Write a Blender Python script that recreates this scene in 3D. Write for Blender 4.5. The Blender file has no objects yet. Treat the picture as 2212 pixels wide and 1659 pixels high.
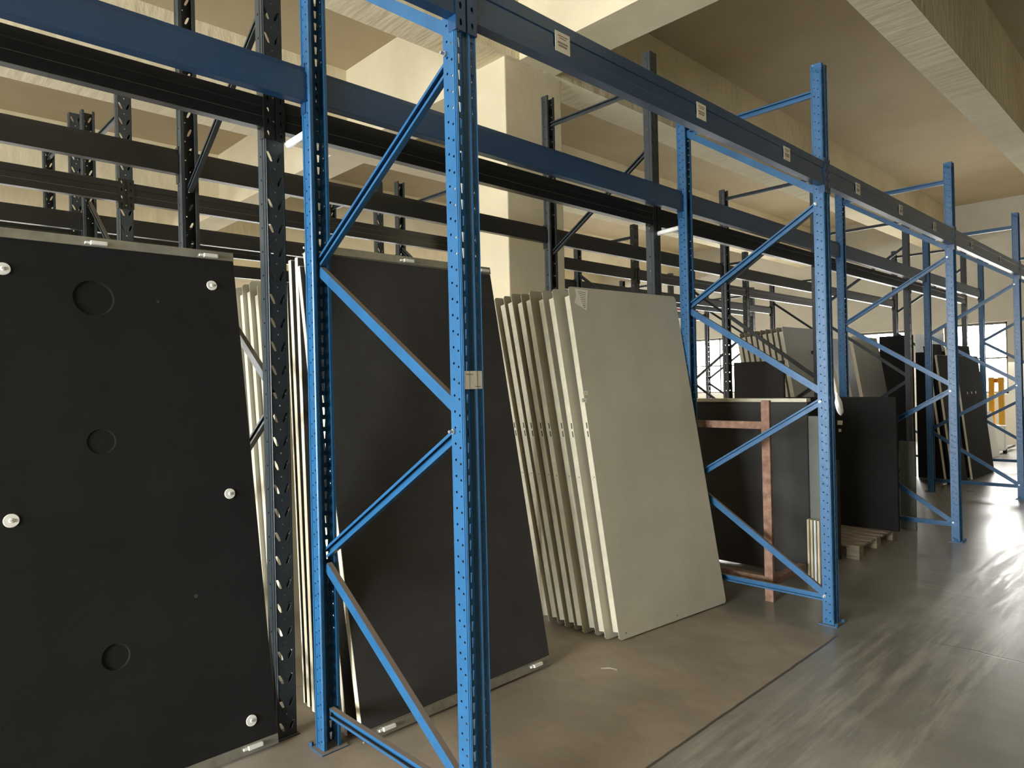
import bpy, bmesh, math, random
from mathutils import Matrix, Vector
random.seed(7)
sc = bpy.context.scene
C = sc.collection
PI = math.pi

# ------------------------------------------------------------------ camera
CAM = (1.6182, -1.3574, 1.4662); YAW = 0.8025; PITCH = 0.0012; ROLL = -0.0227; FPX = 1484.3
def make_camera():
    f = Vector((-math.sin(YAW)*math.cos(PITCH), math.cos(YAW)*math.cos(PITCH), math.sin(PITCH)))
    r = Vector((math.cos(YAW), math.sin(YAW), 0)); u = r.cross(f)
    c, s = math.cos(ROLL), math.sin(ROLL)
    r2, u2 = c*r + s*u, -s*r + c*u
    cam = bpy.data.cameras.new('camera'); o = bpy.data.objects.new('camera', cam); C.objects.link(o)
    m = Matrix.Identity(4)
    for i in range(3):
        m[i][0], m[i][1], m[i][2] = r2[i], u2[i], -f[i]
    m.translation = Vector(CAM); o.matrix_world = m
    cam.sensor_width = 36; cam.lens = 36*FPX/2212; cam.clip_start = 0.02; cam.clip_end = 200
    sc.camera = o
make_camera()

# ------------------------------------------------------------------ light
sc.view_settings.view_transform = 'Standard'; sc.view_settings.look = 'None'
sc.view_settings.exposure = 0.88; sc.view_settings.gamma = 1.0
try: sc.view_settings.use_curve_mapping = False
except Exception: pass
w = bpy.data.worlds.new('sky'); sc.world = w; w.use_nodes = True
wn = w.node_tree; bg = wn.nodes['Background']
bg.inputs['Color'].default_value = (1.0, 0.97, 0.91, 1)
_tc = wn.nodes.new('ShaderNodeTexCoord'); _sp = wn.nodes.new('ShaderNodeSeparateXYZ'); _mr = wn.nodes.new('ShaderNodeMapRange')
wn.links.new(_tc.outputs['Generated'], _sp.inputs[0]); wn.links.new(_sp.outputs[2], _mr.inputs[0])
_mr.inputs[1].default_value = -.04; _mr.inputs[2].default_value = .04; _mr.inputs[3].default_value = 2.6; _mr.inputs[4].default_value = 14.0   # ground, sky
wn.links.new(_mr.outputs[0], bg.inputs['Strength'])
sc.cycles.max_bounces = 7; sc.cycles.diffuse_bounces = 5; sc.cycles.glossy_bounces = 3
sc.cycles.caustics_reflective = False; sc.cycles.caustics_refractive = False
sc.cycles.sample_clamp_indirect = 6.0
def daylight(name, loc, rot, sx, sy, watts, col=(1, .96, .88), spread=180):
    l = bpy.data.lights.new(name, 'AREA'); l.shape = 'RECTANGLE'; l.size = sx; l.size_y = sy
    l.energy = watts; l.color = col; l.spread = math.radians(spread)
    o = bpy.data.objects.new(name, l); C.objects.link(o); o.location = loc; o.rotation_euler = rot
    o['kind'] = 'helper'
    return o
X0, X1, Y0, Y1, ZS = -20.0, 9.0, -9.0, 15.8, 5.08
# daylight falling through the big door behind, the windows of the end wall and of the far side wall
daylight('daylight_door', (-0.6, Y0+0.1, 1.7), (PI/2+.22, 0, 0), 5.4, 3.0, 1150, (.90, .96, 1))
daylight('daylight_end_windows', (-6.0, Y1-0.1, 1.85), (-PI/2+.6, 0, 0), 12.5, 1.5, 440, (.98, .99, .97))
daylight('daylight_side_windows', (X0+0.1, 3.0, 1.9), (0, -PI/2, 0), 1.5, 22.0, 900, (.96, .98, .98))

# ------------------------------------------------------------------ materials
def srgb(r, g, b):
    f = lambda c: (c/255/12.92) if c/255 <= .04045 else ((c/255+.055)/1.055)**2.4
    return (f(r), f(g), f(b), 1)
MATS = {}
def mat(name, col, rough=.6, metal=0., noise=0., nscale=6., col2=None, bump=0., bscale=40., spec=.5, dust=None, stretch=(1, 1, 1)):
    m = bpy.data.materials.new(name); m.use_nodes = True; nt = m.node_tree; N = nt.nodes; L = nt.links
    b = N['Principled BSDF']; b.inputs['Base Color'].default_value = col
    b.inputs['Roughness'].default_value = rough; b.inputs['Metallic'].default_value = metal
    b.inputs['Specular IOR Level'].default_value = spec
    tc = N.new('ShaderNodeTexCoord'); mp = N.new('ShaderNodeMapping'); mp.inputs['Scale'].default_value = stretch
    L.new(tc.outputs['Object'], mp.inputs['Vector'])
    out = None
    if noise > 0 or col2:
        n = N.new('ShaderNodeTexNoise'); n.inputs['Scale'].default_value = nscale; n.inputs['Detail'].default_value = 6
        n.inputs['Roughness'].default_value = .62
        L.new(mp.outputs[0], n.inputs['Vector'])
        mr = N.new('ShaderNodeMapRange'); mr.inputs[1].default_value = .35; mr.inputs[2].default_value = .68
        L.new(n.outputs['Fac'], mr.inputs[0])
        mx = N.new('ShaderNodeMix'); mx.data_type = 'RGBA'
        mx.inputs[6].default_value = col
        mx.inputs[7].default_value = col2 if col2 else tuple(c*(1-noise) for c in col[:3])+(1,)
        L.new(mr.outputs[0], mx.inputs[0]); out = mx.outputs[2]
    if dust:
        g = N.new('ShaderNodeNewGeometry'); sp = N.new('ShaderNodeSeparateXYZ'); L.new(g.outputs['Normal'], sp.inputs[0])
        dr = N.new('ShaderNodeMapRange'); dr.inputs[1].default_value = .45; dr.inputs[2].default_value = .75; dr.inputs[4].default_value = .85
        L.new(sp.outputs[2], dr.inputs[0])
        mx2 = N.new('ShaderNodeMix'); mx2.data_type = 'RGBA'; mx2.inputs[6].default_value = col; mx2.inputs[7].default_value = dust
        if out: L.new(out, mx2.inputs[6])
        L.new(dr.outputs[0], mx2.inputs[0]); out = mx2.outputs[2]
        rr = N.new('ShaderNodeMapRange'); rr.inputs[3].default_value = rough; rr.inputs[4].default_value = .9
        L.new(dr.outputs[0], rr.inputs[0]); L.new(rr.outputs[0], b.inputs['Roughness'])
    if out: L.new(out, b.inputs['Base Color'])
    if bump > 0:
        n2 = N.new('ShaderNodeTexNoise'); n2.inputs['Scale'].default_value = bscale; n2.inputs['Detail'].default_value = 5
        L.new(mp.outputs[0], n2.inputs['Vector'])
        bp = N.new('ShaderNodeBump'); bp.inputs['Strength'].default_value = bump; bp.inputs['Distance'].default_value = .02
        L.new(n2.outputs['Fac'], bp.inputs['Height']); L.new(bp.outputs[0], b.inputs['Normal'])
    MATS[name] = m
    return m
DUST = srgb(120, 105, 88)
M_BLUE = mat('blue_paint', (0.016, 0.088, 0.200, 1), .34, noise=.22, nscale=9, dust=DUST, bump=.05, bscale=30)
M_BLUEB = mat('blue_beam_paint', (0.011, 0.055, 0.140, 1), .30, noise=.30, nscale=4, dust=DUST, bump=.05, bscale=20, stretch=(1, .25, 1))
M_DARK = mat('charcoal_paint', (0.028, 0.036, 0.041, 1), .42, noise=.3, nscale=7, dust=srgb(95, 88, 78), bump=.06)
M_DARKB = mat('charcoal_beam_paint', (0.012, 0.012, 0.011, 1), .34, noise=.3, nscale=5, dust=srgb(95, 88, 78))
M_ZINC = mat('zinc', srgb(190, 190, 185), .35, .8, noise=.2)
M_GALV = mat('galvanised_rail', srgb(165, 163, 150), .42, .55, noise=.3, nscale=14)
M_FOAM = mat('black_foam', (0.0185, 0.0180, 0.0175, 1), .95, noise=.25, nscale=3, bump=.35, bscale=400, spec=.15)
M_FOAM2 = mat('charcoal_foam', (0.056, 0.054, 0.052, 1), .9, noise=.3, nscale=2.4, bump=.3, bscale=300, spec=.2)
M_CREAM = mat('cream_enamel', srgb(226, 216, 188), .45, noise=.12, nscale=8)
M_BEIGE = mat('beige_enamel', srgb(182, 177, 157), .36, noise=.16, nscale=2.2, bump=.05, bscale=5)
M_BEIGE2 = mat('beige_flange', srgb(204, 197, 176), .5, noise=.2, nscale=12)
M_GREYP = mat('grey_enamel', srgb(230, 234, 236), .4, noise=.1, nscale=2)
M_WHITE = mat('white_plastic', srgb(232, 230, 222), .5)
M_PAPER = mat('paper', srgb(222, 216, 200), .8, noise=.08)
M_INK = mat('ink', srgb(60, 58, 55), .8)
M_RUST = mat('rusty_steel', srgb(142, 112, 94), .85, noise=.5, nscale=18, col2=srgb(104, 76, 60), bump=.3, bscale=60)
M_WOODP = mat('weathered_wood', srgb(150, 138, 118), .85, noise=.4, nscale=9, stretch=(1, 6, 6))
M_YEL = mat('yellow_paint', srgb(225, 165, 40), .45, noise=.15)
M_RED = mat('red_pipe_paint', srgb(150, 30, 40), .5)
M_WINF = mat('window_metal', srgb(90, 88, 80), .5)
M_WALL = mat('wall_plaster', srgb(202, 196, 180), .9, noise=.14, nscale=1.3, bump=.1, bscale=8)

def concrete(name, stripes):
    m = bpy.data.materials.new(name); m.use_nodes = True; nt = m.node_tree; N = nt.nodes; L = nt.links
    b = N['Principled BSDF']; b.inputs['Roughness'].default_value = .85; b.inputs['Specular IOR Level'].default_value = .3
    g = N.new('ShaderNodeNewGeometry')
    n = N.new('ShaderNodeTexNoise'); n.inputs['Scale'].default_value = .9; n.inputs['Detail'].default_value = 8; n.inputs['Roughness'].default_value = .6
    L.new(g.outputs['Position'], n.inputs['Vector'])
    cr = N.new('ShaderNodeValToRGB'); e = cr.color_ramp.elements
    e[0].position = .3; e[0].color = srgb(203, 191, 160); e[1].position = .72; e[1].color = srgb(229, 218, 188)
    L.new(n.outputs['Fac'], cr.inputs[0]); L.new(cr.outputs[0], b.inputs['Base Color'])
    bp = N.new('ShaderNodeBump'); bp.inputs['Distance'].default_value = .03
    n2 = N.new('ShaderNodeTexNoise'); n2.inputs['Detail'].default_value = 6
    mp = N.new('ShaderNodeMapping'); L.new(g.outputs['Position'], mp.inputs['Vector']); L.new(mp.outputs[0], n2.inputs['Vector'])
    if stripes:
        mp.inputs['Scale'].default_value = (1.2, 7, 3); n2.inputs['Scale'].default_value = 1.4; bp.inputs['Strength'].default_value = .55
    else:
        n2.inputs['Scale'].default_value = 5; bp.inputs['Strength'].default_value = .2
    L.new(n2.outputs['Fac'], bp.inputs['Height']); L.new(bp.outputs[0], b.inputs['Normal'])
    return m
M_SLAB = concrete('ceiling_concrete', False); M_SOFF = concrete('beam_concrete', True)
M_CEIL = mat('slab_concrete', srgb(172, 156, 126), .9, noise=.12, nscale=.8, bump=.1, bscale=6, col2=srgb(182, 167, 138))

def floor_material():
    m = bpy.data.materials.new('floor_concrete'); m.use_nodes = True; nt = m.node_tree; N = nt.nodes; L = nt.links
    b = N['Principled BSDF']
    g = N.new('ShaderNodeNewGeometry'); sp = N.new('ShaderNodeSeparateXYZ'); L.new(g.outputs['Position'], sp.inputs[0])
    def M(op, a, b_=None, c=None):
        n = N.new('ShaderNodeMath'); n.operation = op
        for i, v in enumerate((a, b_, c)):
            if v is None: continue
            if isinstance(v, (int, float)): n.inputs[i].default_value = v
            else: L.new(v, n.inputs[i])
        return n.outputs[0]
    def noise(scale, detail=6, st=(1, 1, 1), rough=.6, dist=0.):
        mp = N.new('ShaderNodeMapping'); mp.inputs['Scale'].default_value = st; L.new(g.outputs['Position'], mp.inputs[0])
        n = N.new('ShaderNodeTexNoise'); n.inputs['Scale'].default_value = scale; n.inputs['Detail'].default_value = detail
        n.inputs['Roughness'].default_value = rough; n.inputs['Distortion'].default_value = dist
        L.new(mp.outputs[0], n.inputs['Vector']); return n.outputs['Fac']
    def ss(x, a, b_):
        n = N.new('ShaderNodeMapRange'); n.interpolation_type = 'SMOOTHSTEP'; n.inputs[1].default_value = a; n.inputs[2].default_value = b_
        L.new(x, n.inputs[0]); return n.outputs[0]
    def mix(f, a, b_):
        n = N.new('ShaderNodeMix'); n.data_type = 'RGBA'
        if isinstance(f, float): n.inputs[0].default_value = f
        else: L.new(f, n.inputs[0])
        for i, v in ((6, a), (7, b_)):
            if isinstance(v, tuple): n.inputs[i].default_value = v
            else: L.new(v, n.inputs[i])
        return n.outputs[2]
    X, Y = sp.outputs[0], sp.outputs[1]
    big = noise(.8, 7); fine = noise(7, 8)
    grey = mix(ss(big, .35, .68), srgb(106, 104, 96), srgb(136, 134, 126))
    grey = mix(M('MULTIPLY', ss(fine, .45, .75), .35), grey, srgb(92, 86, 76))
    brown = mix(ss(noise(1.7, 7), .35, .68), srgb(124, 113, 98), srgb(148, 136, 119))
    brown = mix(M('MULTIPLY', ss(fine, .5, .8), .4), brown, srgb(92, 80, 68))
    # the bay floor: left of the long joint and before the cross joint
    under = M('MULTIPLY', M('SUBTRACT', 1.0, ss(X, .055, .085)), M('SUBTRACT', 1.0, ss(Y, 2.58, 2.68)))
    col = mix(under, grey, brown)
    # tyre tracks: worn band following the aisle, bending
    cx = M('ADD', .17, M('MULTIPLY', .05, Y))
    wob = M('MULTIPLY', M('SUBTRACT', noise(1.3, 3), .5), .35)
    d1 = M('ABSOLUTE', M('SUBTRACT', M('ADD', X, wob), M('ADD', cx, .10)))
    streak = noise(1.9, 12, (9, .7, 1), .72, .15)
    t1 = M('MULTIPLY', M('SUBTRACT', 1.0, ss(d1, .10, .34)), ss(streak, .40, .68))
    d2 = M('ABSOLUTE', M('SUBTRACT', M('ADD', X, M('MULTIPLY', wob, .6)), M('ADD', .66, M('MULTIPLY', .03, Y))))
    t2 = M('MULTIPLY', M('MULTIPLY', M('SUBTRACT', 1.0, ss(d2, .02, .14)), ss(streak, .40, .6)), .8)
    col = mix(M('MULTIPLY', t1, .6), col, srgb(172, 168, 156))
    col = mix(M('MULTIPLY', t2, .7), col, srgb(170, 166, 152))
    dk = M('MULTIPLY', M('SUBTRACT', 1.0, ss(d1, .2, .5)), M('SUBTRACT', 1.0, ss(streak, .32, .44)))
    scr = noise(1.6, 9, (1.0, 6, 1), .68, .2)
    sm = M('MULTIPLY', M('MULTIPLY', ss(X, .0, .15), ss(Y, 3.2, 3.8)), ss(scr, .48, .72))
    col = mix(M('MULTIPLY', ss(Y, 3.0, 5.5), .35), col, srgb(168, 165, 154))  # far floor's brightness from the end windows, painted into the colour
    col = mix(M('MULTIPLY', sm, .6), col, srgb(180, 176, 160))
    # joints and a crack
    wj = M('MULTIPLY', M('SUBTRACT', noise(6, 3), .5), .012)
    j1 = M('MULTIPLY', M('SUBTRACT', 1.0, ss(M('ABSOLUTE', M('SUBTRACT', M('ADD', X, wj), .075)), .003, .010)), M('SUBTRACT', 1.0, ss(Y, 2.60, 2.70)))
    wc = M('MULTIPLY', M('SUBTRACT', noise(2.5, 6), .5), .10)
    j2 = M('MULTIPLY', M('SUBTRACT', 1.0, ss(M('ABSOLUTE', M('SUBTRACT', M('ADD', Y, wc), 2.90)), .002, .008)), ss(X, .45, .6))
    j3 = M('MULTIPLY', M('SUBTRACT', 1.0, ss(M('ABSOLUTE', M('SUBTRACT', M('ADD', Y, wc), 4.55)), .002, .010)), ss(X, .55, .62))
    jj = M('MAXIMUM', j1, M('MAXIMUM', j2, j3))
    col = mix(M('MULTIPLY', jj, .85), col, srgb(48, 42, 36))
    L.new(col, b.inputs['Base Color'])
    ro = N.new('ShaderNodeMapRange'); ro.inputs[1].default_value = .3; ro.inputs[2].default_value = .7; ro.inputs[3].default_value = .27; ro.inputs[4].default_value = .33
    L.new(noise(.9, 3), ro.inputs[0])
    r2 = M('ADD', ro.outputs[0], M('ADD', M('MULTIPLY', under, .25), M('MULTIPLY', t1, .1)))
    L.new(r2, b.inputs['Roughness'])
    b.inputs['Specular IOR Level'].default_value = .5
    bp = N.new('ShaderNodeBump'); bp.inputs['Strength'].default_value = .25; bp.inputs['Distance'].default_value = .012
    h = M('SUBTRACT', M('ADD', M('MULTIPLY', fine, .35), M('MULTIPLY', streak, M('MULTIPLY', t1, .5))), M('MULTIPLY', jj, .8))
    L.new(h, bp.inputs['Height']); L.new(bp.outputs[0], b.inputs['Normal'])
    return m
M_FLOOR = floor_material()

# ------------------------------------------------------------------ helpers
def mesh_from(bm, name, m, smooth=False):
    bmesh.ops.recalc_face_normals(bm, faces=bm.faces)
    me = bpy.data.meshes.new(name); bm.to_mesh(me); bm.free()
    for mm in (m if isinstance(m, (list, tuple)) else [m]): me.materials.append(mm)
    if smooth:
        for p in me.polygons: p.use_smooth = True
    return me
def obj(name, me, parent=None, loc=None, rot=None):
    o = bpy.data.objects.new(name, me); C.objects.link(o)
    if parent: o.parent = parent
    if loc is not None: o.location = loc
    if rot is not None: o.rotation_euler = rot
    return o
def thing(name, label, cat, loc=(0, 0, 0), group=None, me=None, rotz=0.):
    o = bpy.data.objects.new(name, me); C.objects.link(o); o.location = loc; o.rotation_euler = (0, 0, rotz)
    o['label'] = label; o['category'] = cat
    if group: o['group'] = group
    return o
def box(bm, x0, x1, y0, y1, z0, z1, bev=0.):
    vs = [bm.verts.new(v) for v in ((x0, y0, z0), (x1, y0, z0), (x1, y1, z0), (x0, y1, z0), (x0, y0, z1), (x1, y0, z1), (x1, y1, z1), (x0, y1, z1))]
    fs = [bm.faces.new([vs[i] for i in q]) for q in ((0, 3, 2, 1), (4, 5, 6, 7), (0, 1, 5, 4), (1, 2, 6, 5), (2, 3, 7, 6), (3, 0, 4, 7))]
    if bev > 0:
        es = list({e for f in fs for e in f.edges})
        bmesh.ops.bevel(bm, geom=es, offset=bev, segments=2, affect='EDGES', profile=.6)
def bx(name, m, x0, x1, y0, y1, z0, z1, parent=None, bev=0.):
    bm = bmesh.new(); box(bm, min(x0, x1), max(x0, x1), min(y0, y1), max(y0, y1), z0, z1, bev)
    return obj(name, mesh_from(bm, name, m), parent)
def cyl(bm, p0, p1, r, n=16, r2=None):
    p0, p1 = Vector(p0), Vector(p1); d = (p1-p0).normalized()
    a = d.orthogonal().normalized(); b = d.cross(a); r2 = r if r2 is None else r2
    A = [bm.verts.new(p0+r*(math.cos(2*PI*i/n)*a+math.sin(2*PI*i/n)*b)) for i in range(n)]
    B = [bm.verts.new(p1+r2*(math.cos(2*PI*i/n)*a+math.sin(2*PI*i/n)*b)) for i in range(n)]
    for i in range(n): bm.faces.new((A[i], A[(i+1) % n], B[(i+1) % n], B[i]))
    bm.faces.new(A[::-1]); bm.faces.new(B)
def extrude_profile(bm, pts, p0, p1, side, up):
    """closed profile pts (a along side, b along up) swept from p0 to p1"""
    p0, p1, side, up = Vector(p0), Vector(p1), Vector(side), Vector(up)
    A = [bm.verts.new(p0+a*side+b*up) for a, b in pts]; B = [bm.verts.new(p1+a*side+b*up) for a, b in pts]
    n = len(pts)
    for i in range(n): bm.faces.new((A[i], A[(i+1) % n], B[(i+1) % n], B[i]))
    bm.faces.new(A[::-1]); bm.faces.new(B)

# ---- perforated strips: cells with one hole each
def ring_cell(bm, f, u0, u1, z0, z1, hole):
    """f maps (u,z) to a point; hole = list of 8 (u,z) counter-clockwise starting lower-left"""
    um, zm = (u0+u1)/2, (z0+z1)/2
    outer = [(u0, z0), (um, z0), (u1, z0), (u1, zm), (u1, z1), (um, z1), (u0, z1), (u0, zm)]
    O = [bm.verts.new(f(*q)) for q in outer]; H = [bm.verts.new(f(*q)) for q in hole]
    for i in range(8): bm.faces.new((O[i], O[(i+1) % 8], H[(i+1) % 8], H[i]))
def quad(bm, f, u0, u1, z0, z1):
    bm.faces.new([bm.verts.new(f(*q)) for q in ((u0, z0), (u1, z0), (u1, z1), (u0, z1))])
def h_round(u, z, r, rz=None):
    rz = rz or r
    return [(u+r*math.cos(a), z+rz*math.sin(a)) for a in [math.radians(225+45*i) for i in range(8)]]
def h_wedge(u, z, wt, wb, h):
    return [(u-wb, z-h), (u, z-h), (u+wb, z-h), (u+(wb+wt)/2, z), (u+wt, z+h), (u, z+h), (u-wt, z+h), (u-(wb+wt)/2, z)]
def h_slant(u, z, r, h, s):
    ps = []
    for a in [math.radians(225+45*i) for i in range(8)]:
        uu, zz = r*math.cos(a), r*math.sin(a)+(h if math.sin(a) > .1 else (-h if math.sin(a) < -.1 else 0))
        ps.append((u+uu+s*zz, z+zz))
    return ps
def strip(bm, f, u0, u1, H, pitch, hole, off=0., skip=None):
    """column of cells from 0 to H with hole(u,z) in each"""
    um = (u0+u1)/2; z = 0.
    if off > 0: quad(bm, f, u0, u1, 0, off); z = off
    k = 0
    while z+pitch <= H+1e-6:
        if skip and skip(k): quad(bm, f, u0, u1, z, z+pitch)
        else: ring_cell(bm, f, u0, u1, z, z+pitch, hole(um, z+pitch/2))
        z += pitch; k += 1
    if z < H-1e-4: quad(bm, f, u0, u1, z, H)
def upright_mesh(name, m, H, W, D, style):
    """front face at x=0 looking +x, body goes to x=-D, width 0..W in y, open at the back"""
    bm = bmesh.new(); t = .0022
    F = lambda u, z: (0, u, z); G = lambda u, z: (-.009, u, z)
    SL = lambda u, z: (-u, 0, z); SR = lambda u, z: (-u, W, z)
    if style == 'blue':
        a, b = W*.33, W*.67
        wedge = lambda u, z: h_wedge(u, z, .0062, .0036, .0155)
        strip(bm, F, 0, a, H, .05, wedge); strip(bm, F, b, W, H, .05, wedge)
        quad(bm, G, a+.003, b-.003, 0, H)
        for (u, v) in ((a, a+.003), (b, b-.003)):
            bm.faces.new([bm.verts.new(q) for q in ((0, u, 0), (-.009, v, 0), (-.009, v, H), (0, u, H))])
        rd = lambda u, z: h_round(u, z, .0042)
        for S in (SL, SR):
            quad(bm, S, 0, .008, 0, H)
            strip(bm, S, .008, .030, H, .05, rd); strip(bm, S, .030, D-.010, H, .05, rd, off=.012)
            quad(bm, S, D-.010, D, 0, H)
        lip = .012
    else:
        a, b = W*.5, W*.5
        sl = lambda s: (lambda u, z: h_slant(u, z, .0068, .014, s))
        strip(bm, F, .006, a-.007, H, .1, sl(-.42), off=.0); strip(bm, F, b+.007, W-.006, H, .1, sl(.42), off=.0)
        strip(bm, F, a-.007, b+.007, H, .1, lambda u, z: h_round(u, z, .0038), off=.05)
        quad(bm, F, 0, .006, 0, H); quad(bm, F, W-.006, W, 0, H)
        for S in (SL, SR):
            quad(bm, S, 0, D*.3, 0, H)
            strip(bm, S, D*.3, D*.7, H, .1, lambda u, z: h_round(u, z, .005)); quad(bm, S, D*.7, D, 0, H)
        lip = .016
    for y0, y1 in ((0, lip), (W, W-lip)):
        bm.faces.new([bm.verts.new(q) for q in ((-D, y0, 0), (-D, y1, 0), (-D, y1, H), (-D, y0, H))])
        bm.faces.new([bm.verts.new(q) for q in ((-D, y1, 0), (-D+.010, y1, 0), (-D+.010, y1, H), (-D, y1, H))])
    bmesh.ops.remove_doubles(bm, verts=bm.verts, dist=1e-5)
    bmesh.ops.recalc_face_normals(bm, faces=bm.faces)
    bmesh.ops.solidify(bm, geom=bm.faces[:], thickness=t)
    return mesh_from(bm, name, m)
def channel_mesh(name, m, p0, p1, wd=.040, dp=.020, flip=False, y=0.):
    """C channel in the xz plane from p0 to p1 (x,z); open towards -y unless flip"""
    bm = bmesh.new(); d = Vector((p1[0]-p0[0], 0, p1[1]-p0[1])).normalized(); n = Vector((-d.z, 0, d.x))
    if n.z < 0: n = -n
    s = -1 if flip else 1; t = .0025; h = wd/2
    # profile: a along n, b along y ; web at far side (b = +dp/2*s)
    pts = [(-h, -dp/2*s), (-h, dp/2*s), (h, dp/2*s), (h, -dp/2*s), (h-.010, -dp/2*s), (h-.010, (-dp/2+t)*s), (h-t, (-dp/2+t)*s), (h-t, (dp/2-t)*s), (-h+t, (dp/2-t)*s), (-h+t, (-dp/2+t)*s), (-h+.010, (-dp/2+t)*s), (-h+.010, -dp/2*s)]
    extrude_profile(bm, pts, (p0[0], y, p0[1]), (p1[0], y, p1[1]), n, (0, 1, 0))
    return mesh_from(bm, name, m)
def beam_mesh(name, m, L, h=.14, dp=.045):
    """beam along +y, outer face at x=0 (looking +x), top at z=h; stepped face"""
    bm = bmesh.new()
    pts = [(0, 0.0), (0, h*.34), (-.004, h*.37), (-.004, h*.66), (0, h*.69), (0, h-.002), (-.002, h), (-dp+.012, h), (-dp+.010, h-.022), (-dp, h-.024), (-dp, .002), (-dp+.002, 0)]
    extrude_profile(bm, pts, (0, 0, 0), (0, L, 0), (1, 0, 0), (0, 0, 1))
    return mesh_from(bm, name, m)
def connector_mesh(name, m, hh, dp, sgn):
    """L plate at a beam end: flat on the front and wrapped onto the side of the upright; sgn=+1 when the upright lies at smaller y"""
    bm = bmesh.new(); t = .004
    ya, yb = (-.034, .004) if sgn > 0 else (-.004, .034)
    bmz0, bmz1 = -.045, hh+.02
    Fp = lambda u, z: (.004, u, z)
    z = bmz0; n = 4; st = (bmz1-bmz0)/n
    for i in range(n): ring_cell(bm, Fp, ya, yb, z+i*st, z+(i+1)*st, h_round((ya+yb)/2, z+(i+.5)*st, .006, .012))
    bmesh.ops.remove_doubles(bm, verts=bm.verts, dist=1e-5)
    bmesh.ops.recalc_face_normals(bm, faces=bm.faces)
    bmesh.ops.solidify(bm, geom=bm.faces[:], thickness=t)
    ys = ya if sgn < 0 else yb-t
    box(bm, .004-dp, .003, ys, ys+t, bmz0, bmz1)
    return mesh_from(bm, name, m)

# ------------------------------------------------------------------ the hall
def struct(name, m, *a, **k):
    o = bx(name, m, *a, **k); o['kind'] = 'structure'; return o
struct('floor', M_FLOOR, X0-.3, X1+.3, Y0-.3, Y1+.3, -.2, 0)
struct('ceiling', M_CEIL, X0-.3, X1+.3, Y0-.3, Y1+.3, ZS, ZS+.2)
ZB = 4.21
n = 1
for xa, xb in ((-.24, .08), (2.55, 2.9), (-2.83, -2.47), (-5.62, -5.25), (-9.35, -9.0), (-12.2, -11.85), (-15.0, -14.65)):
    struct('trim_%d' % n, M_SOFF, xa, xb, Y0, Y1, ZB, ZS); n += 1
xs = [X0, -15.0, -14.65, -12.2, -11.85, -9.35, -9.0, -5.62, -5.25, -2.83, -2.47, -.24, .08, 2.55, 2.9, X1]
for ya, yb in ((2.77, 3.21), (-5.6, -5.2)):
    for i in range(0, len(xs), 2):
        struct('trim_%d' % n, M_SLAB, xs[i], xs[i+1], ya, yb, ZB, ZS); n += 1
for (cx, cy) in ((-3.2, 2.62), (-12.2, 2.62), (-3.2, -6.1)):
    struct('trim_%d' % n, M_SLAB, cx, cx+.7, cy, cy+.7, 0, ZS, bev=.01); n += 1
# walls with openings
WN = [0]
def wall_with_openings(name, axis, pos, th, a0, a1, z1, openings, muntins=True):
    bm = bmesh.new()
    def put(p, q, z0, zz1):
        if q-p < 1e-4 or zz1-z0 < 1e-4: return
        if axis == 'y': box(bm, p, q, pos, pos+th, z0, zz1)
        else: box(bm, pos, pos+th, p, q, z0, zz1)
    cur = a0
    for (p, q, z0, zz1) in sorted(openings):
        put(cur, p, 0, z1); put(p, q, 0, z0); put(p, q, zz1, z1); cur = q
    put(cur, a1, 0, z1)
    o = obj(name, mesh_from(bm, name, M_WALL)); o['kind'] = 'structure'
    for (p, q, z0, zz1) in openings:
        if z0 < .2: continue
        WN[0] += 1; b = bmesh.new(); c = pos+th*.5
        def fr(p_, q_, z_, zz_):
            if axis == 'y': box(b, p_, q_, c-.02, c+.02, z_, zz_)
            else: box(b, c-.02, c+.02, p_, q_, z_, zz_)
        fr(p, q, z0, z0+.05); fr(p, q, zz1-.05, zz1); fr(p, p+.05, z0, zz1); fr(q-.05, q, z0, zz1)
        if muntins:
            k = max(1, round((q-p)/.85))
            for i in range(1, k): fr(p+(q-p)*i/k-.015, p+(q-p)*i/k+.015, z0, zz1)
            fr(p, q, (z0+zz1)/2-.015, (z0+zz1)/2+.015)
        w_ = obj('window_%d' % WN[0], mesh_from(b, 'window', M_WINF)); w_['kind'] = 'structure'
    return o
ops = [(-19.2, -17.6, 1.1, 2.6), (-16.8, -15.2, 1.1, 2.6), (-14.2, -12.6, 1.1, 2.6), (-11.4, -9.8, 1.1, 2.6), (-8.8, -7.2, 1.1, 2.62),
       (-6.6, -5.4, 1.1, 2.6), (-4.4, -3.3, 1.1, 2.5), (-2.6, -1.45, 1.05, 2.55)]
wall_with_openings('wall_back', 'y', Y1, .3, X0, X1, ZS, ops)
wall_with_openings('wall_left', 'x', X0-.3, .3, Y0, Y1, ZS, [(y, y+1.7, 1.05, 2.75) for y in (-7, -4, -1, 2, 5, 7.8, 10.4, 13)])
wall_with_openings('wall_front', 'y', Y0-.3, .3, X0, X1, ZS, [(-3.5, 2.2, .0, 3.8)])
wall_with_openings('wall_right', 'x', X1, .3, Y0, Y1, ZS, []).data.materials[0] = mat('dark_wall', srgb(96, 88, 74), .9, noise=.2, nscale=1.2)  # unseen side wall, coloured dark to cut bounce light onto the racks
tp = thing('sprinkler_pipe', 'thin red pipe running high along the far side of the hall', 'pipe')
b = bmesh.new(); cyl(b, (-8.6, 6, 3.42), (-8.6, Y1, 3.42), .035, 12); obj('pipe', mesh_from(b, 'pipe', M_RED, True), tp)
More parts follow.
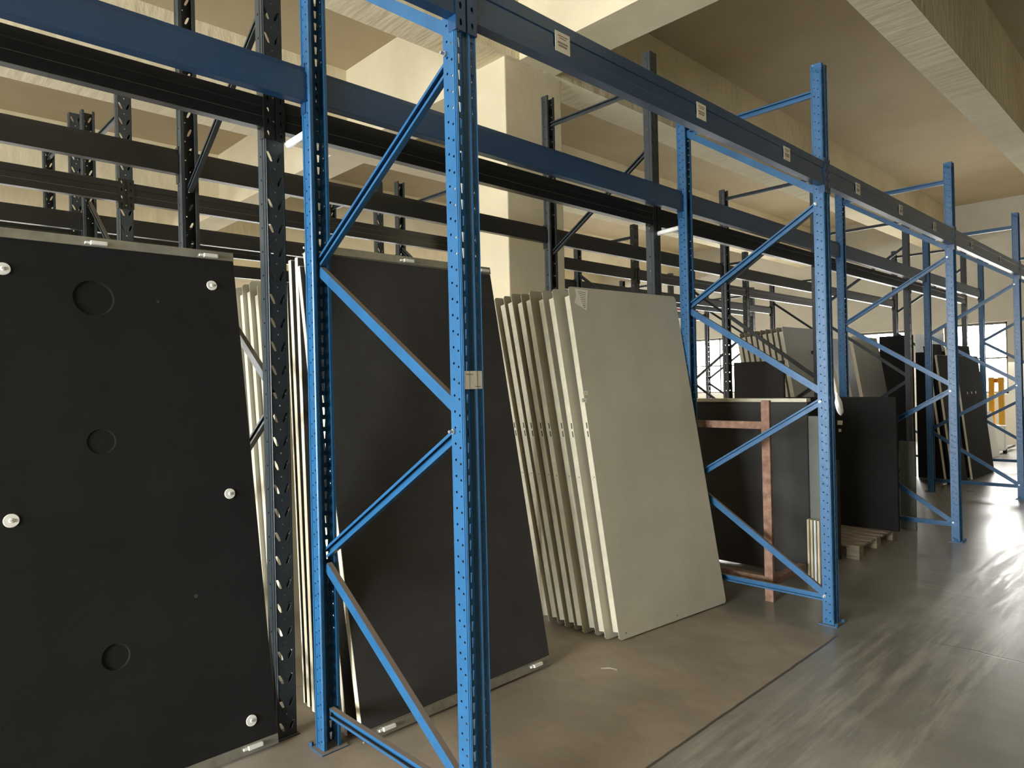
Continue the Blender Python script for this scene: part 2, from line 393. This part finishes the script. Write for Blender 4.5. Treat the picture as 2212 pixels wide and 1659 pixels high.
for y in (7, 10, 13):
    b = bmesh.new(); cyl(b, (-8.6, y, 3.42), (-8.6, y, ZS), .008, 8); obj('hanger_rod', mesh_from(b, 'hanger', M_WINF), tp)

# ------------------------------------------------------------------ racks
BLUE_W, BLUE_D, DEP = .077, .0635, .985
DK_W, DK_D = .086, .064
ME = {}
def up(kind, H):
    k = (kind, H)
    if k not in ME:
        ME[k] = upright_mesh('upright', M_BLUE, H, BLUE_W, BLUE_D, 'blue') if kind == 'blue' else upright_mesh('upright', M_DARK, H, DK_W, DK_D, 'dark')
    return ME[k]
b = bmesh.new(); box(b, -.085, .025, -.022, .098, 0, .005)
for q in ((.02, -.012), (.02, .09)): cyl(b, (q[0], q[1], .006), (q[0], q[1], .022), .009, 6)
ME_BASE = mesh_from(b, 'base_plate', M_BLUE)
b = bmesh.new(); box(b, -.075, .012, -.008, .094, 0, .005); ME_BASED = mesh_from(b, 'base_plate', M_DARK)
b = bmesh.new(); cyl(b, (0, 0, 0), (0, -.010, 0), .009, 6); cyl(b, (0, -.010, 0), (0, -.024, 0), .005, 8); ME_BOLT = mesh_from(b, 'bolt', M_ZINC)
def rack_frame(kind, x, y, dep, H, label, braces, horiz, group, detail=True):
    W, D = (BLUE_W, BLUE_D) if kind == 'blue' else (DK_W, DK_D)
    t = thing('rack_frame', label, 'rack frame', (x, y, 0), group)
    f = obj('upright', up(kind, H), t); bk = obj('upright', up(kind, H), t, (-dep, W, 0), (0, 0, PI))
    bp_ = ME_BASE if kind == 'blue' else ME_BASED
    obj('base_plate', bp_, f); obj('base_plate', bp_, bk)
    m = M_BLUE if kind == 'blue' else M_DARK
    xf, xb = -D+.006, -dep+D-.006
    wd = .040 if kind == 'blue' else .036
    for (s0, z0, s1, z1, flip) in braces:
        xa = xf if s0 == 'f' else xb; xc = xf if s1 == 'f' else xb
        key = ('br', kind, s0, z0, s1, z1, flip, dep)
        if key not in ME: ME[key] = channel_mesh('diagonal_brace', m, (xa, z0), (xc, z1), wd, .022, flip, W/2)
        obj('diagonal_brace', ME[key], t)
    for z in horiz:
        key = ('hz', kind, z, dep)
        if key not in ME: ME[key] = channel_mesh('horizontal_brace', m, (xf, z), (xb, z), wd, .022, False, W/2)
        obj('horizontal_brace', ME[key], t)
    if detail:
        zs = sorted({z for q in braces for s, z in ((q[0], q[1]), (q[2], q[3])) if s == 'f'})
        for i, z in enumerate(zs):
            if i and z-zs[i-1] < .09: continue
            b_ = obj('bolt', ME_BOLT, t, (-D+.016, 0, z)); b_['label'] = 'zinc bolt'
    return t
BB = [('f', 2.585, 'b', 3.17, True), ('f', 2.50, 'b', 1.985, False), ('b', 1.945, 'f', 1.385, True), ('f', 1.325, 'b', .80, False), ('b', .745, 'f', .17, True)]
order = ['nearest', 'second', 'third', 'fourth', 'fifth']
GB = 'blue rack frames along the aisle'
rack_frame('blue', 0, -2.8, DEP, 3.33, 'blue rack frame standing behind the camera, left of the view', BB, [.15, 3.17], GB)
rack_frame('blue', 0, 0, DEP, 3.33, 'nearest tall blue perforated rack frame with zigzag braces in front of dark boards', BB, [.15, 3.17], GB)
rack_frame('blue', 0, 2.8, DEP, 3.33, 'blue rack frame just right of the beige panel stack', BB, [.15, 3.17], GB)
rack_frame('blue', 0, 5.6, DEP, 3.33, 'blue rack frame right of the black board standing on a pallet', BB, [.15, 3.17], GB)
rack_frame('blue', 0, 8.4, DEP, 3.33, 'farthest fully seen blue rack frame, at the right edge of the photo', BB, [.15, 3.17], GB)
rack_frame('blue', 0, 11.2, DEP, 3.33, 'blue rack frame beyond the one at the right edge, only its back post showing', BB, [.15, 3.17], GB)

AX, AD = -1.15, 1.05
BA = [('f', 3.12, 'b', 2.53, False), ('b', 2.17, 'f', 1.47, True), ('f', 1.40, 'b', .75, False), ('b', .68, 'f', .17, True)]
GA = 'charcoal rack frames in the row behind the blue racks'
AY = [-2.92, -.09, 2.735, 5.56, 8.39, 11.2]
AL = ['charcoal rack frame standing left of the view', 'charcoal rack frame with slanted slots beside the nearest blue rear post',
      'charcoal rack frame in front of the concrete column', 'charcoal rack frame seen behind the second blue front post',
      'charcoal rack frame seen behind the third blue rack bay', 'charcoal rack frame in front of the bright end window']
for i, y in enumerate(AY):
    rack_frame('dark', AX, y, AD, 3.8 if i < 3 else 3.55, AL[i], BA, [.15, 3.57 if i < 3 else 3.45], GA, False)
CX, CD = -3.36, .98; DX, DD = -4.68, 1.05
BC = [('b', 2.90, 'f', 2.25, False), ('f', 2.15, 'b', 1.5, True), ('b', 1.4, 'f', .8, False)]
where = ['at the far left edge', 'behind the nearest blue post', 'right of the concrete column', 'behind the second blue frame', 'near the end wall']
for i in range(5):
    y = -.07+2.83*i
    rack_frame('dark', CX, y, CD, 3.60 if i < 2 else 3.40, 'charcoal rack frame of the third rack row, ' + where[i], BC, [3.33 if i < 2 else 3.25], 'charcoal rack frames in the third row', False)
    rack_frame('dark', DX, y, DD, 3.70 if i < 2 else 3.25, 'charcoal rack frame of the fourth rack row, ' + where[i], BC, [3.60 if i < 2 else 3.1], 'charcoal rack frames in the fourth row', False)

ME_CON = {}
b = bmesh.new(); box(b, 0, .0012, 0, .078, 0, .072); ME_STK = mesh_from(b, 'sticker', M_PAPER)
b = bmesh.new()
for i, (zz, a0, a1) in enumerate(((.056, .014, .066), (.048, .022, .058), (.030, .012, .066), (.020, .016, .062))):
    box(b, .0012, .0016, a0, a1, zz, zz+(.004 if i < 2 else .007))
ME_PRN = mesh_from(b, 'print', mat('grey_print', srgb(140, 134, 122), .8))
def load_beam(x, y0, y1, z0, h, face, m, label, group, stickers=(), dp=.045):
    """face=+1: outer face looks +x ; -1: looks -x"""
    L = y1-y0
    key = ('beam', round(L, 3), h, m.name, dp)
    if key not in ME: ME[key] = beam_mesh('beam_rail', m, L, h, dp)
    t = thing('load_beam', label, 'rack beam', (x, y0 if face > 0 else y1, z0), group, rotz=0 if face > 0 else PI)
    obj('beam_rail', ME[key], t)
    for s in (1, -1):
        ck = (h, m.name, s)
        if ck not in ME_CON: ME_CON[ck] = connector_mesh('end_connector', m, h, .038, s)
        obj('end_connector', ME_CON[ck], t, (0, 0 if s > 0 else L, 0))
    for yy in stickers:
        s_ = obj('sticker', ME_STK, t, (0.0005, yy-y0, .036)); s_['label'] = 'white sticker'
        obj('print', ME_PRN, s_)
    return t
bays = ['in the bay left of the nearest post', 'between the nearest and the second blue frame', 'between the second and the third blue frame', 'between the third and the fourth blue frame', 'beyond the fourth blue frame at the right edge']
stk = {1: (.451, 1.388, 2.262), 2: (3.3, 4.15, 5.0), 3: (6.2, 7.4), 4: (9.3,)}
for i in range(5):
    ya, yb = -2.8+2.8*i+BLUE_W, 2.8*i
    load_beam(.004, ya, yb, 2.605, .14, 1, M_BLUEB, 'blue front beam on the aisle side, ' + bays[i], 'blue beams on the aisle side', [s for s in stk.get(i, ())])
    load_beam(-DEP-.004, ya, yb, 2.635, .14, -1, M_BLUEB, 'blue rear beam, ' + bays[i], 'blue beams at the rear')
for i in range(5):
    ya, yb = AY[i]+DK_W, AY[i+1]
    load_beam(AX+.004, ya, yb, 2.565, .128, 1, M_DARKB, 'black front beam of the charcoal rack row, ' + bays[i], 'black beams behind the blue ones')
    load_beam(AX-AD-.004, ya, yb, 2.61, .128, -1, M_DARKB, 'black rear beam of the charcoal rack row, ' + bays[i], 'black rear beams')
for i in range(-1, 4):
    y = -.07+2.83*i
    load_beam(CX+.004, y+DK_W, y+2.83, 2.72, .13, 1, M_DARKB, 'black front beam of the third rack row, ' + bays[i+1], 'black beams of the third row')
    load_beam(CX-CD-.004, y+DK_W, y+2.83, 2.70, .13, -1, M_DARKB, 'black rear beam of the third rack row, ' + bays[i+1], 'black beams of the third row')
    load_beam(DX+.004, y+DK_W, y+2.83, 2.69, .13, 1, M_DARKB, 'black front beam of the fourth rack row, ' + bays[i+1], 'black beams of the fourth row')
    load_beam(DX-DD-.004, y+DK_W, y+2.83, 2.68, .13, -1, M_DARKB, 'black rear beam of the fourth rack row, ' + bays[i+1], 'black beams of the fourth row')
# row spacers between blue and charcoal uprights
for y, z, l in ((.035, 2.515, 'pale tubular spacer joining the nearest blue rear post to the charcoal post'),
                (2.81, 2.515, 'pale tubular spacer at the second blue rear post')):
    t = thing('row_spacer', l, 'spacer', (-1.155, y-.02, z), 'row spacers')
    b = bmesh.new(); cyl(b, (.008, 0, 0), (1.155-DEP-.004, .012, .012), .0165, 20); obj('tube', mesh_from(b, 'tube', M_WHITE, True), t)
    b = bmesh.new(); cyl(b, (-.002, 0, 0), (.010, 0, 0), .010, 6); obj('bolt', mesh_from(b, 'bolt', M_ZINC), t)
# paper label on the nearest post
t = thing('post_label', 'white paper label stuck on the front of the nearest blue post', 'label', (.0005, .003, 1.456))
b = bmesh.new(); box(b, 0, .001, 0, .072, 0, .056); obj('sheet', mesh_from(b, 'sheet', M_PAPER), t)
b = bmesh.new()
for i in range(7): box(b, .001, .0014, .006+i*.0042, .0088+i*.0042, .044, .0475)
box(b, .001, .0014, .041, .066, .006, .009)
obj('print', mesh_from(b, 'print', MATS['grey_print']), t)

# ------------------------------------------------------------------ boards
def lean_root(name, label, cat, A, ang, lean, group=None, lift=0.):
    t = thing(name, label, cat, (0, 0, 0), group)
    t.matrix_world = Matrix.Translation(Vector((A[0], A[1], lift))) @ Matrix.Rotation(PI/2-math.radians(ang), 4, 'Z') @ Matrix.Rotation(-math.radians(lean), 4, 'X')
    return t
def rail_mesh(W, top):
    b = bmesh.new(); s = 1 if top else -1
    pts = [(-.004, 0), (.045, 0), (.045, .004), (.0, .004), (.0, .034), (.012, .034), (.012, .038), (-.004, .038)]
    pts = [(a, q if top else -q) for a, q in pts]
    extrude_profile(b, pts, (0, 0, 0), (W, 0, 0), (0, 1, 0), (0, 0, 1))
    return mesh_from(b, 'rail', M_GALV)
def clip_mesh():
    b = bmesh.new(); box(b, -.03, .03, -.016, 0, 0, .016, .003); box(b, -.048, -.03, -.010, 0, .003, .013, .002)
    return mesh_from(b, 'clip', M_WHITE)
def clip_eye():
    b = bmesh.new(); cyl(b, (.002, -.0165, .008), (.002, -.0175, .008), .003, 8); cyl(b, (.016, -.0165, .008), (.016, -.0175, .008), .0025, 8)
    return mesh_from(b, 'eye', M_INK)
ME_CLIP, ME_EYE = clip_mesh(), clip_eye()
def foam_sheet_mesh(W, H, x0, th, dents, m):
    """front skin with round recesses; dents = (u, z, r, depth)"""
    b = bmesh.new()
    zs = sorted({.0, H} | {d[1]+k*d[2]*1.25 for d in dents for k in (-1, 1)})
    for j in range(len(zs)-1):
        z0, z1 = zs[j], zs[j+1]
        hit = [d for d in dents if abs((z0+z1)/2-d[1]) < 1e-4]
        us = sorted({x0, W} | {d[0]+k*d[2]*1.25 for d in hit for k in (-1, 1)})
        for i in range(len(us)-1):
            u0, u1 = us[i], us[i+1]
            h_ = [d for d in hit if abs((u0+u1)/2-d[0]) < 1e-4]
            if not h_:
                b.faces.new([b.verts.new(q) for q in ((u0, 0, z0), (u1, 0, z0), (u1, 0, z1), (u0, 0, z1))])
                continue
            u, z, r, dep = h_[0]; N_ = 32; prev = []
            for k in range(N_):
                a = 2*PI*k/N_+PI/4; c, s = math.cos(a), math.sin(a); mm = max(abs(c), abs(s))
                prev.append(b.verts.new((u+c/mm*r*1.25, 0, z+s/mm*r*1.25)))
            for rr, dd in ((1.03, 0), (.98, dep*.35), (.94, dep)):
                R_ = [b.verts.new((u+math.cos(2*PI*k/N_+PI/4)*r*rr, dd, z+math.sin(2*PI*k/N_+PI/4)*r*rr)) for k in range(N_)]
                for k in range(N_): b.faces.new((prev[k], prev[(k+1) % N_], R_[(k+1) % N_], R_[k]))
                prev = R_
            b.faces.new(prev)
    bmesh.ops.remove_doubles(b, verts=b.verts, dist=1e-5)
    return mesh_from(b, 'foam_face', m)
def foam_board(label, A, ang, lean, W, H, group, rails=True, clips_t=(), clips_b=(), core=.026, mface=M_FOAM2, dents=(), anchors=(), holes=(), edge=M_CREAM, back=True):
    t = lean_root('foam_board', label, 'board', A, ang, lean, group, lift=.045*math.sin(math.radians(lean))+(.04 if rails else 0.002))
    b = bmesh.new(); box(b, 0, W, .0, core, 0, H, .002); obj('panel_core', mesh_from(b, 'core', edge), t)
    dmax = max([d[3] for d in dents], default=0)
    if dents:
        f = obj('foam_face', foam_sheet_mesh(W, H, .0, 0, list(dents), mface), t, (0, -.008-dmax, 0))
        b = bmesh.new()
        box(b, 0, W, -.0078-0*dmax+0, -.0002, 0, H)
        bb = obj('foam_backing', mesh_from(b, 'back', mface), t)
        b = bmesh.new(); d_ = -.008-dmax
        for q in (((0, d_, 0), (0, 0, 0), (0, 0, H), (0, d_, H)), ((W, d_, 0), (W, 0, 0), (W, 0, H), (W, d_, H)), ((0, d_, H), (W, d_, H), (W, 0, H), (0, 0, H)), ((0, d_, 0), (W, d_, 0), (W, 0, 0), (0, 0, 0))):
            b.faces.new([b.verts.new(v) for v in q])
        obj('foam_edge', mesh_from(b, 'edge', mface), t)
        fy = -.008-dmax
    else:
        b = bmesh.new(); box(b, .001, W-.001, -.004, -.0003, .004, H-.004, .001); obj('foam_face', mesh_from(b, 'face', mface), t); fy = -.004
    if back:
        b = bmesh.new(); box(b, .012, W-.012, core+.0003, core+.034, .03, H-.03); obj('foam_back', mesh_from(b, 'back', M_FOAM), t)
    if rails:
        rt = obj('rail', rail_mesh(W, True), t, (0, fy-.001, H)); rb = obj('rail', rail_mesh(W, False), t, (0, fy-.001, 0))
        for r_, cs in ((rt, clips_t), (rb, clips_b)):
            for u in cs:
                c_ = obj('clip', ME_CLIP, r_, (u, -.004, .004 if r_ is rt else -.022)); c_['label'] = 'white plastic clip'
    for (u, z, r) in anchors:
        b = bmesh.new(); cyl(b, (u, fy, z), (u, fy-.004, z), r, 28, r*.94); cyl(b, (u, fy-.004, z), (u, fy-.009, z), r*.34, 12, r*.25)
        a_ = obj('anchor_washer', mesh_from(b, 'anchor', M_WHITE, False), t); a_['label'] = 'white plastic anchor washer'
        b = bmesh.new(); cyl(b, (u+r*.12, fy-.0092, z), (u+r*.12, fy-.0096, z), r*.12, 3); obj('print', mesh_from(b, 'p', M_INK), a_)
    for (u, z, r) in holes:
        b = bmesh.new(); cyl(b, (u, fy-.0006, z), (u, fy+.002, z), r, 12); obj('peg_hole', mesh_from(b, 'hole', M_INK), t)
    return t

# the big black board at the far left, in the charcoal row
a = math.radians(8)
def left_end(xr, yr, W, ang):
    q = math.radians(ang); return (xr-W*math.sin(q), yr-W*math.cos(q))
uo = .075
foam_board('big black foam board at the far left with round dents and white washers', left_end(-1.135, -.104, .965, .7), .7, 10, .965, 2.03, None,
           clips_t=(.507-uo, .938-uo), clips_b=(.943-uo, .5), core=.024, mface=M_FOAM,
           dents=((.480-uo, 1.82, .070, .006), (.474-uo, 1.255, .048, .004), (.475-uo, .462, .046, .006)),
           anchors=((.195-uo, 1.91, .024), (.936-uo, 1.91, .022), (.934-uo, 1.0, .022), (.184-uo, 1.0, .024), (.940-uo, .083, .022)),
           holes=((.767-uo, .615, .008), (.711-uo, 1.82, .006)))
# beige boards behind it, in the charcoal row
def steel_panel(label, A, ang, lean, W, H, group, m=M_BEIGE, mf=M_BEIGE2, cat='panel', notch=True, dp=.046, extra=None):
    t = lean_root('steel_panel', label, cat, A, ang, lean, group, lift=dp*math.sin(math.radians(lean))+.002)
    key = ('sp', round(W, 3), round(H, 3), m.name)
    if key not in ME:
        b = bmesh.new(); r = .022; seg = 6; pts = []
        for (cx, cz, a0) in ((r, r, 180), (W-r, r, 270), (W-r, H-r, 0), (r, H-r, 90)):
            for k in range(seg+1):
                q = math.radians(a0+90*k/seg); pts.append((cx+r*math.cos(q), cz+r*math.sin(q)))
        A_ = [b.verts.new((u, 0, z)) for u, z in pts]; B_ = [b.verts.new((u, .0035, z)) for u, z in pts]
        b.faces.new(A_); b.faces.new(B_[::-1])
        for i in range(len(pts)): b.faces.new((A_[i], B_[i], B_[(i+1) % len(pts)], A_[(i+1) % len(pts)]))
        ME[key] = mesh_from(b, 'face_sheet', m)
        # side flanges with little slots, folded back at the rear
        b = bmesh.new()
        for x0 in (.004, W-.006):
            box(b, x0, x0+.0022, .0037, dp, .045, H-.055)
            xi = x0 if x0 < .1 else x0-.016
            box(b, xi, xi+.018, dp-.002, dp, .045, H-.055)
        for z0 in (.006, H-.008):
            box(b, .03, W-.03, .0037, dp-.004, z0, z0+.002)
        ME[key+('f',)] = mesh_from(b, 'flange', mf)
        b = bmesh.new()
        for z in (1.21, 1.16): box(b, .0028, .004, .012, .020, z, z+.035)
        box(b, .0028, .004, .014, .020, .92, .926)
        ME[key+('s',)] = mesh_from(b, 'slot', M_INK)
    obj('face_sheet', ME[key], t); obj('flange', ME[key+('f',)], t)
    if notch: obj('slot', ME[key+('s',)], t)
    ME['last'] = t
    return t
for i in range(5):
    steel_panel('beige panel edge between big black board and charcoal post, %s from left' % ['first', 'second', 'third', 'fourth', 'fifth'][i],
                (-1.80+.058*i, .135+.015*i, 0), 1, 7, 1.0, 2.03+.012*(i % 3), 'beige panels behind the charcoal post', notch=False)
# black boards with cream edges behind the nearest blue frame
foam_board('front black foam board with cream edge behind the nearest blue frame, clips on its rails', (-.863, .139), .8, 11, 1.11, 2.08, 'black foam boards with cream edges', back=False, core=.031,
           clips_t=(.03, .551, 1.06), clips_b=(.119, 1.008))
foam_board('second black foam board, right behind the front one, cream edge ending lower', (-.955, .125), .8, 9.6, 1.09, 2.05, 'black foam boards with cream edges', rails=False, back=False)
foam_board('black foam board with cream edge left of the nearest blue rear post', (-1.262, .138), .8, 2.0, 1.09, 2.075, 'black foam boards with cream edges', rails=False, back=False)
foam_board('black foam board with cream edge beside the charcoal post, second from the rear', (-1.322, .146), .8, 2.6, 1.09, 2.075, 'black foam boards with cream edges', rails=False, back=False)
foam_board('rearmost black foam board of the cream edged stack, a thin edge beside the charcoal post', (-1.378, .150), .8, 2.7, 1.09, 1.98, 'black foam boards with cream edges', rails=False, back=False, core=.012)
# beige panel stack
bot = [(-.767, 1.745), (-.832, 1.702), (-.910, 1.712), (-.985, 1.690), (-1.055, 1.700), (-1.125, 1.695), (-1.19, 1.700), (-1.255, 1.690)]
topx = [-1.125, -1.214, -1.305, -1.39, -1.47, -1.55, -1.62, -1.69]
nm = ['front beige steel panel of the stack right of the nearest blue post', 'second beige panel from the front, edge only', 'third beige panel from the front, edge only',
      'fourth beige panel from the front, edge only', 'fifth beige panel from the front, shadowed edge', 'sixth beige panel from the front, shadowed edge',
      'seventh beige panel from the front, dark edge', 'rearmost beige panel of the stack, beside the black board']
for i, (x, y) in enumerate(bot):
    H = 2.075 + (.0, -.004, .0, .006, .0, .01, .004, .0)[i]
    ln = math.degrees(math.asin(min(.5, (x-topx[i])/H)))
    t = steel_panel(nm[i], (x, y), 5.7-.7*i, ln, 1.015 if i < 1 else .98, H, 'beige steel panels leaning in a stack')
    if i == 0: front_beige = t
t = front_beige
def patch(name, pts, y, m, parent, th=.0006):
    b = bmesh.new(); A_ = [b.verts.new((u, y, z)) for u, z in pts]; B_ = [b.verts.new((u, y-th, z)) for u, z in pts]
    b.faces.new(A_[::-1]); b.faces.new(B_); k = len(pts)
    for i in range(k): b.faces.new((A_[i], B_[i], B_[(i+1) % k], A_[(i+1) % k]))
    return obj(name, mesh_from(b, name, m), parent)
lb = patch('paper_label', [(.055, 2.065), (.165, 2.06), (.128, 1.93), (.034, 1.975), (.060, 2.02)], -.0003, M_PAPER, t); lb['label'] = 'crumpled white paper label'
for i in range(9):
    s = i/9; patch('barcode_line', [(.078+.05*s-.02*s, 2.05-.012*i), (.140-.02*s, 2.045-.012*i), (.139-.02*s, 2.041-.012*i), (.077+.03*s, 2.046-.012*i)], -.001, M_INK if i > 6 else MATS['grey_print'], lb)
for (u, z) in ((.006, 1.42), (-.012, 1.376)):
    q = patch('number_tag', [(u-.012, z-.011), (u+.026, z-.013), (u+.028, z+.012), (u-.010, z+.013)], -.0004, M_PAPER, t); q['label'] = 'small white tag'
    patch('print', [(u+.004, z-.003), (u+.016, z-.004), (u+.016, z-.001), (u+.004, z)], -.0011, M_INK, q)
for (u, z) in ((.517, .027), (.06, .03)):
    b = bmesh.new(); cyl(b, (u, .001, z), (u, -.0008, z), .004, 10); obj('screw_hole', mesh_from(b, 's', M_INK), t)
# scrap of paper on the floor
t = thing('paper_scrap', 'small white scrap of paper on the floor between black board and beige stack', 'litter', (-.62, 1.39, .001), rotz=.5)
b = bmesh.new(); A_ = [b.verts.new(q) for q in ((0, 0, 0), (.045, .004, .004), (.085, -.002, .001), (.083, .016, .002), (.042, .020, .005), (.002, .016, .001))]
b.faces.new(A_); r_ = bmesh.ops.solidify(b, geom=b.faces[:], thickness=.0008); obj('paper', mesh_from(b, 'paper', M_PAPER), t)

# ---- bay behind the second blue frame
def standing_board(label, x0, x1, y, z0, z1, th, m, cat='board', group=None, edge=None, hem=False, rotz=0.):
    t = thing('standing_board', label, cat, (x0, y, z0), group, rotz=rotz)
    W, H = x1-x0, z1-z0
    b = bmesh.new(); box(b, 0, W, .004, th, 0, H, .002); obj('panel_core', mesh_from(b, 'core', edge or m), t)
    b = bmesh.new(); box(b, .003, W-.003, -.003, .0037, .003, H-.003, .001); obj('facing', mesh_from(b, 'facing', m), t)
    if hem:
        b = bmesh.new(); box(b, 0, W, -.012, th+.012, H+.0005, H+.028, .003); obj('top_channel', mesh_from(b, 'hem', hem), t)
    return t
standing_board('wide dark foam board behind the rusty trolley', -1.75, -.505, 3.70, .01, 1.29, .05, M_FOAM2, hem=MATS['beige_flange'])
standing_board('narrow grey-green board beside the wide dark board', -.485, -.408, 3.66, .0, 1.19, .02, mat('grey_green', srgb(98, 103, 94), .6, noise=.2))
for i in range(4):
    standing_board(['leftmost thin white-edged board at the foot of the grey-green board','second thin white-edged board from the left beside the blue post','third thin white-edged board from the left beside the blue post','rightmost thin white-edged board, nearest the blue post'][i], -.480+.026*i, -.467+.026*i, 3.585-.004*i, 0, .45, .05, M_CREAM if i != 2 else M_GREYP, group='thin white-edged boards')
t = thing('rusty_trolley', 'rusty steel A-frame trolley end standing behind the second blue frame', 'trolley', (0, 3.0, 0))
for nm_, q in (('upright_bar', (-.512, -.455, -.015, .015, 0, 1.325)), ('upright_bar', (-1.35, -1.295, -.015, .015, 0, 1.325)),
               ('cross_bar', (-1.295, -.512, -.012, .012, 1.135, 1.185)), ('cross_bar', (-1.295, -.512, -.012, .012, .105, .16)),
               ('foot_bar', (-1.35, -1.295, .016, .50, .10, .15)), ('foot_bar', (-.512, -.455, .016, .50, .10, .15))):
    bx(nm_, M_RUST, *q, parent=t, bev=.003)
t = thing('timber_offcut', 'pale timber offcut lying on the floor behind the rusty trolley', 'timber', (-1.1, 3.35, 0)); bx('block', M_WOODP, 0, .35, 0, .08, 0, .05, t, .004)

t = thing('wooden_pallet', 'weathered wooden pallet under the tall black board right of the second blue front post', 'pallet', (-1.19, 4.45, 0))
for i, x in enumerate((0, .33, .66)):
    for y in (0, .4, .8): bx('block', M_WOODP, x, x+.10, y, y+.1, .016, .09, t, .003)
    bx('runner', M_WOODP, x, x+.10, 0, .9, 0, .0155, t)
for k in range(7): bx('deck_board', M_WOODP, 0, .76, k*.133, k*.133+.10, .0905, .108, t, .002)
standing_board('tall black board standing on the pallet right of the second blue front post', -1.36, -.365, 5.20, .11, 1.285, .045, M_FOAM)
t = thing('price_sticker', 'small white paper sticker on the tall black board', 'sticker', (-.858, 5.1965, 1.03)); bx('sheet', M_PAPER, 0, .045, -.001, 0, 0, .04, t)
t = thing('price_sticker', 'smaller round-cornered sticker below the paper sticker', 'sticker', (-.85, 5.1965, .965)); bx('sheet', M_PAPER, 0, .024, -.001, 0, 0, .028, t)
standing_board('low grey board right of the tall black board', -.56, -.425, 5.9, 0, .84, .03, MATS['grey_green'])
standing_board('dim grey board leaning left of the pallet', -.72, -.545, 4.36, 0, .80, .03, M_FOAM2)
t = thing('plastic_bag', 'crumpled white plastic bag tied to the second blue front post', 'bag', (.022, 2.895, 1.30))
b = bmesh.new(); bmesh.ops.create_icosphere(b, subdivisions=3, radius=1)
for v in b.verts:
    n_ = .16*math.sin(5*v.co.x+3*v.co.z)*math.cos(4*v.co.y+v.co.z*2)
    v.co = Vector((v.co.x*.014*(1+n_), v.co.y*.036*(1.15-.35*v.co.z+n_), v.co.z*.062*(1+n_*.4)))
    v.co.y += -.028*(v.co.z/.062)
obj('bag', mesh_from(b, 'bag', M_WHITE, True), t)
b = bmesh.new(); cyl(b, (0, -.022, .050), (-.006, -.030, .085), .008, 8, .003); obj('knot', mesh_from(b, 'knot', M_WHITE, True), t)

# ---- farther bays of the charcoal row
standing_board('dark board standing upright beyond the wide dark board, its top seen against the windows', -1.72, -1.22, 4.9, 0, 1.635, .03, M_FOAM2)
for i in range(9):
    steel_panel(('light grey front panel of the far stack behind the second blue front post' if i == 0 else 'beige panel edge in the far stack, %s behind the light grey one' % ['', 'first', 'second', 'third', 'fourth', 'fifth', 'sixth', 'seventh', 'last'][i]),
                (-1.50-.075*i, 6.2+.02*i), 2, 9, 1.05, 2.07-.004*i, 'panels of the far stack', m=M_GREYP if i == 0 else M_BEIGE, mf=M_BEIGE2, notch=False)
    if i == 0: bx('handle_slot', M_INK, .62, .80, -.012, .003, 1.76, 1.80, ME['last'])
for i in range(3):
    steel_panel('pale grey panel leaning beyond the third blue front post, %s' % ['frontmost', 'middle one', 'rearmost'][i], (-1.62-.12*i, 8.62), 1, 9+i, .95, 2.05, 'pale grey leaning panels', m=M_GREYP, mf=M_CREAM, notch=False)
standing_board('tall black board left of the hanging white sheet', -1.95, -1.50, 9.75, 0, 2.06, .04, M_FOAM)
standing_board('black board below the white sheet', -1.46, -1.10, 9.72, 0, 1.80, .04, M_FOAM)
standing_board('white sheet board sticking out above a black board', -1.48, -1.12, 9.79, 0, 2.06, .02, M_GREYP, cat='panel')
for k, y in enumerate((9.12, 9.86)):
    for i in range(2):
        foam_board('black foam board leaning in the fourth blue bay, %s' % (('near one, front', 'near one, behind'), ('far one, front', 'far one, behind'))[k][i],
                   (-.86-.09*i+.04*k, y), 2.3, 6, 1.06 if k else .54, 1.74+.16*i, 'black foam boards in the fourth bay', rails=False, clips_t=(), anchors=((.3, 1.2, .02), (.5, 1.2, .02), (.7, 1.2, .02)) if (k, i) == (1, 0) else ())
steel_panel('white panel leaning by the yellow stacker at the far end', (-1.2, 12.5), 2, 8, .9, .80, None, m=M_WHITE, mf=M_CREAM, notch=False)
t = thing('yellow_stacker', 'yellow pallet stacker mast standing before the end windows', 'stacker', (-1.44, 14.0, 0))
bx('mast', M_YEL, 0, .085, 0, .08, .05, 1.40, t, .005); bx('mast', M_YEL, .15, .235, 0, .08, .05, 1.40, t, .005)
bx('crosshead', M_YEL, 0, .235, .081, .12, 1.30, 1.38, t, .005); bx('body', M_WHITE, -.04, .28, -.20, -.001, .06, .52, t, .02)
for x in (0, .16): bx('fork', M_DARK, x, x+.08, .081, .9, .05, .09, t, .005)
b = bmesh.new()
for x in (-.02, .23): cyl(b, (x, -.1, .05), (x+.05, -.1, .05), .05, 16)
obj('wheel', mesh_from(b, 'wheel', M_FOAM), t)
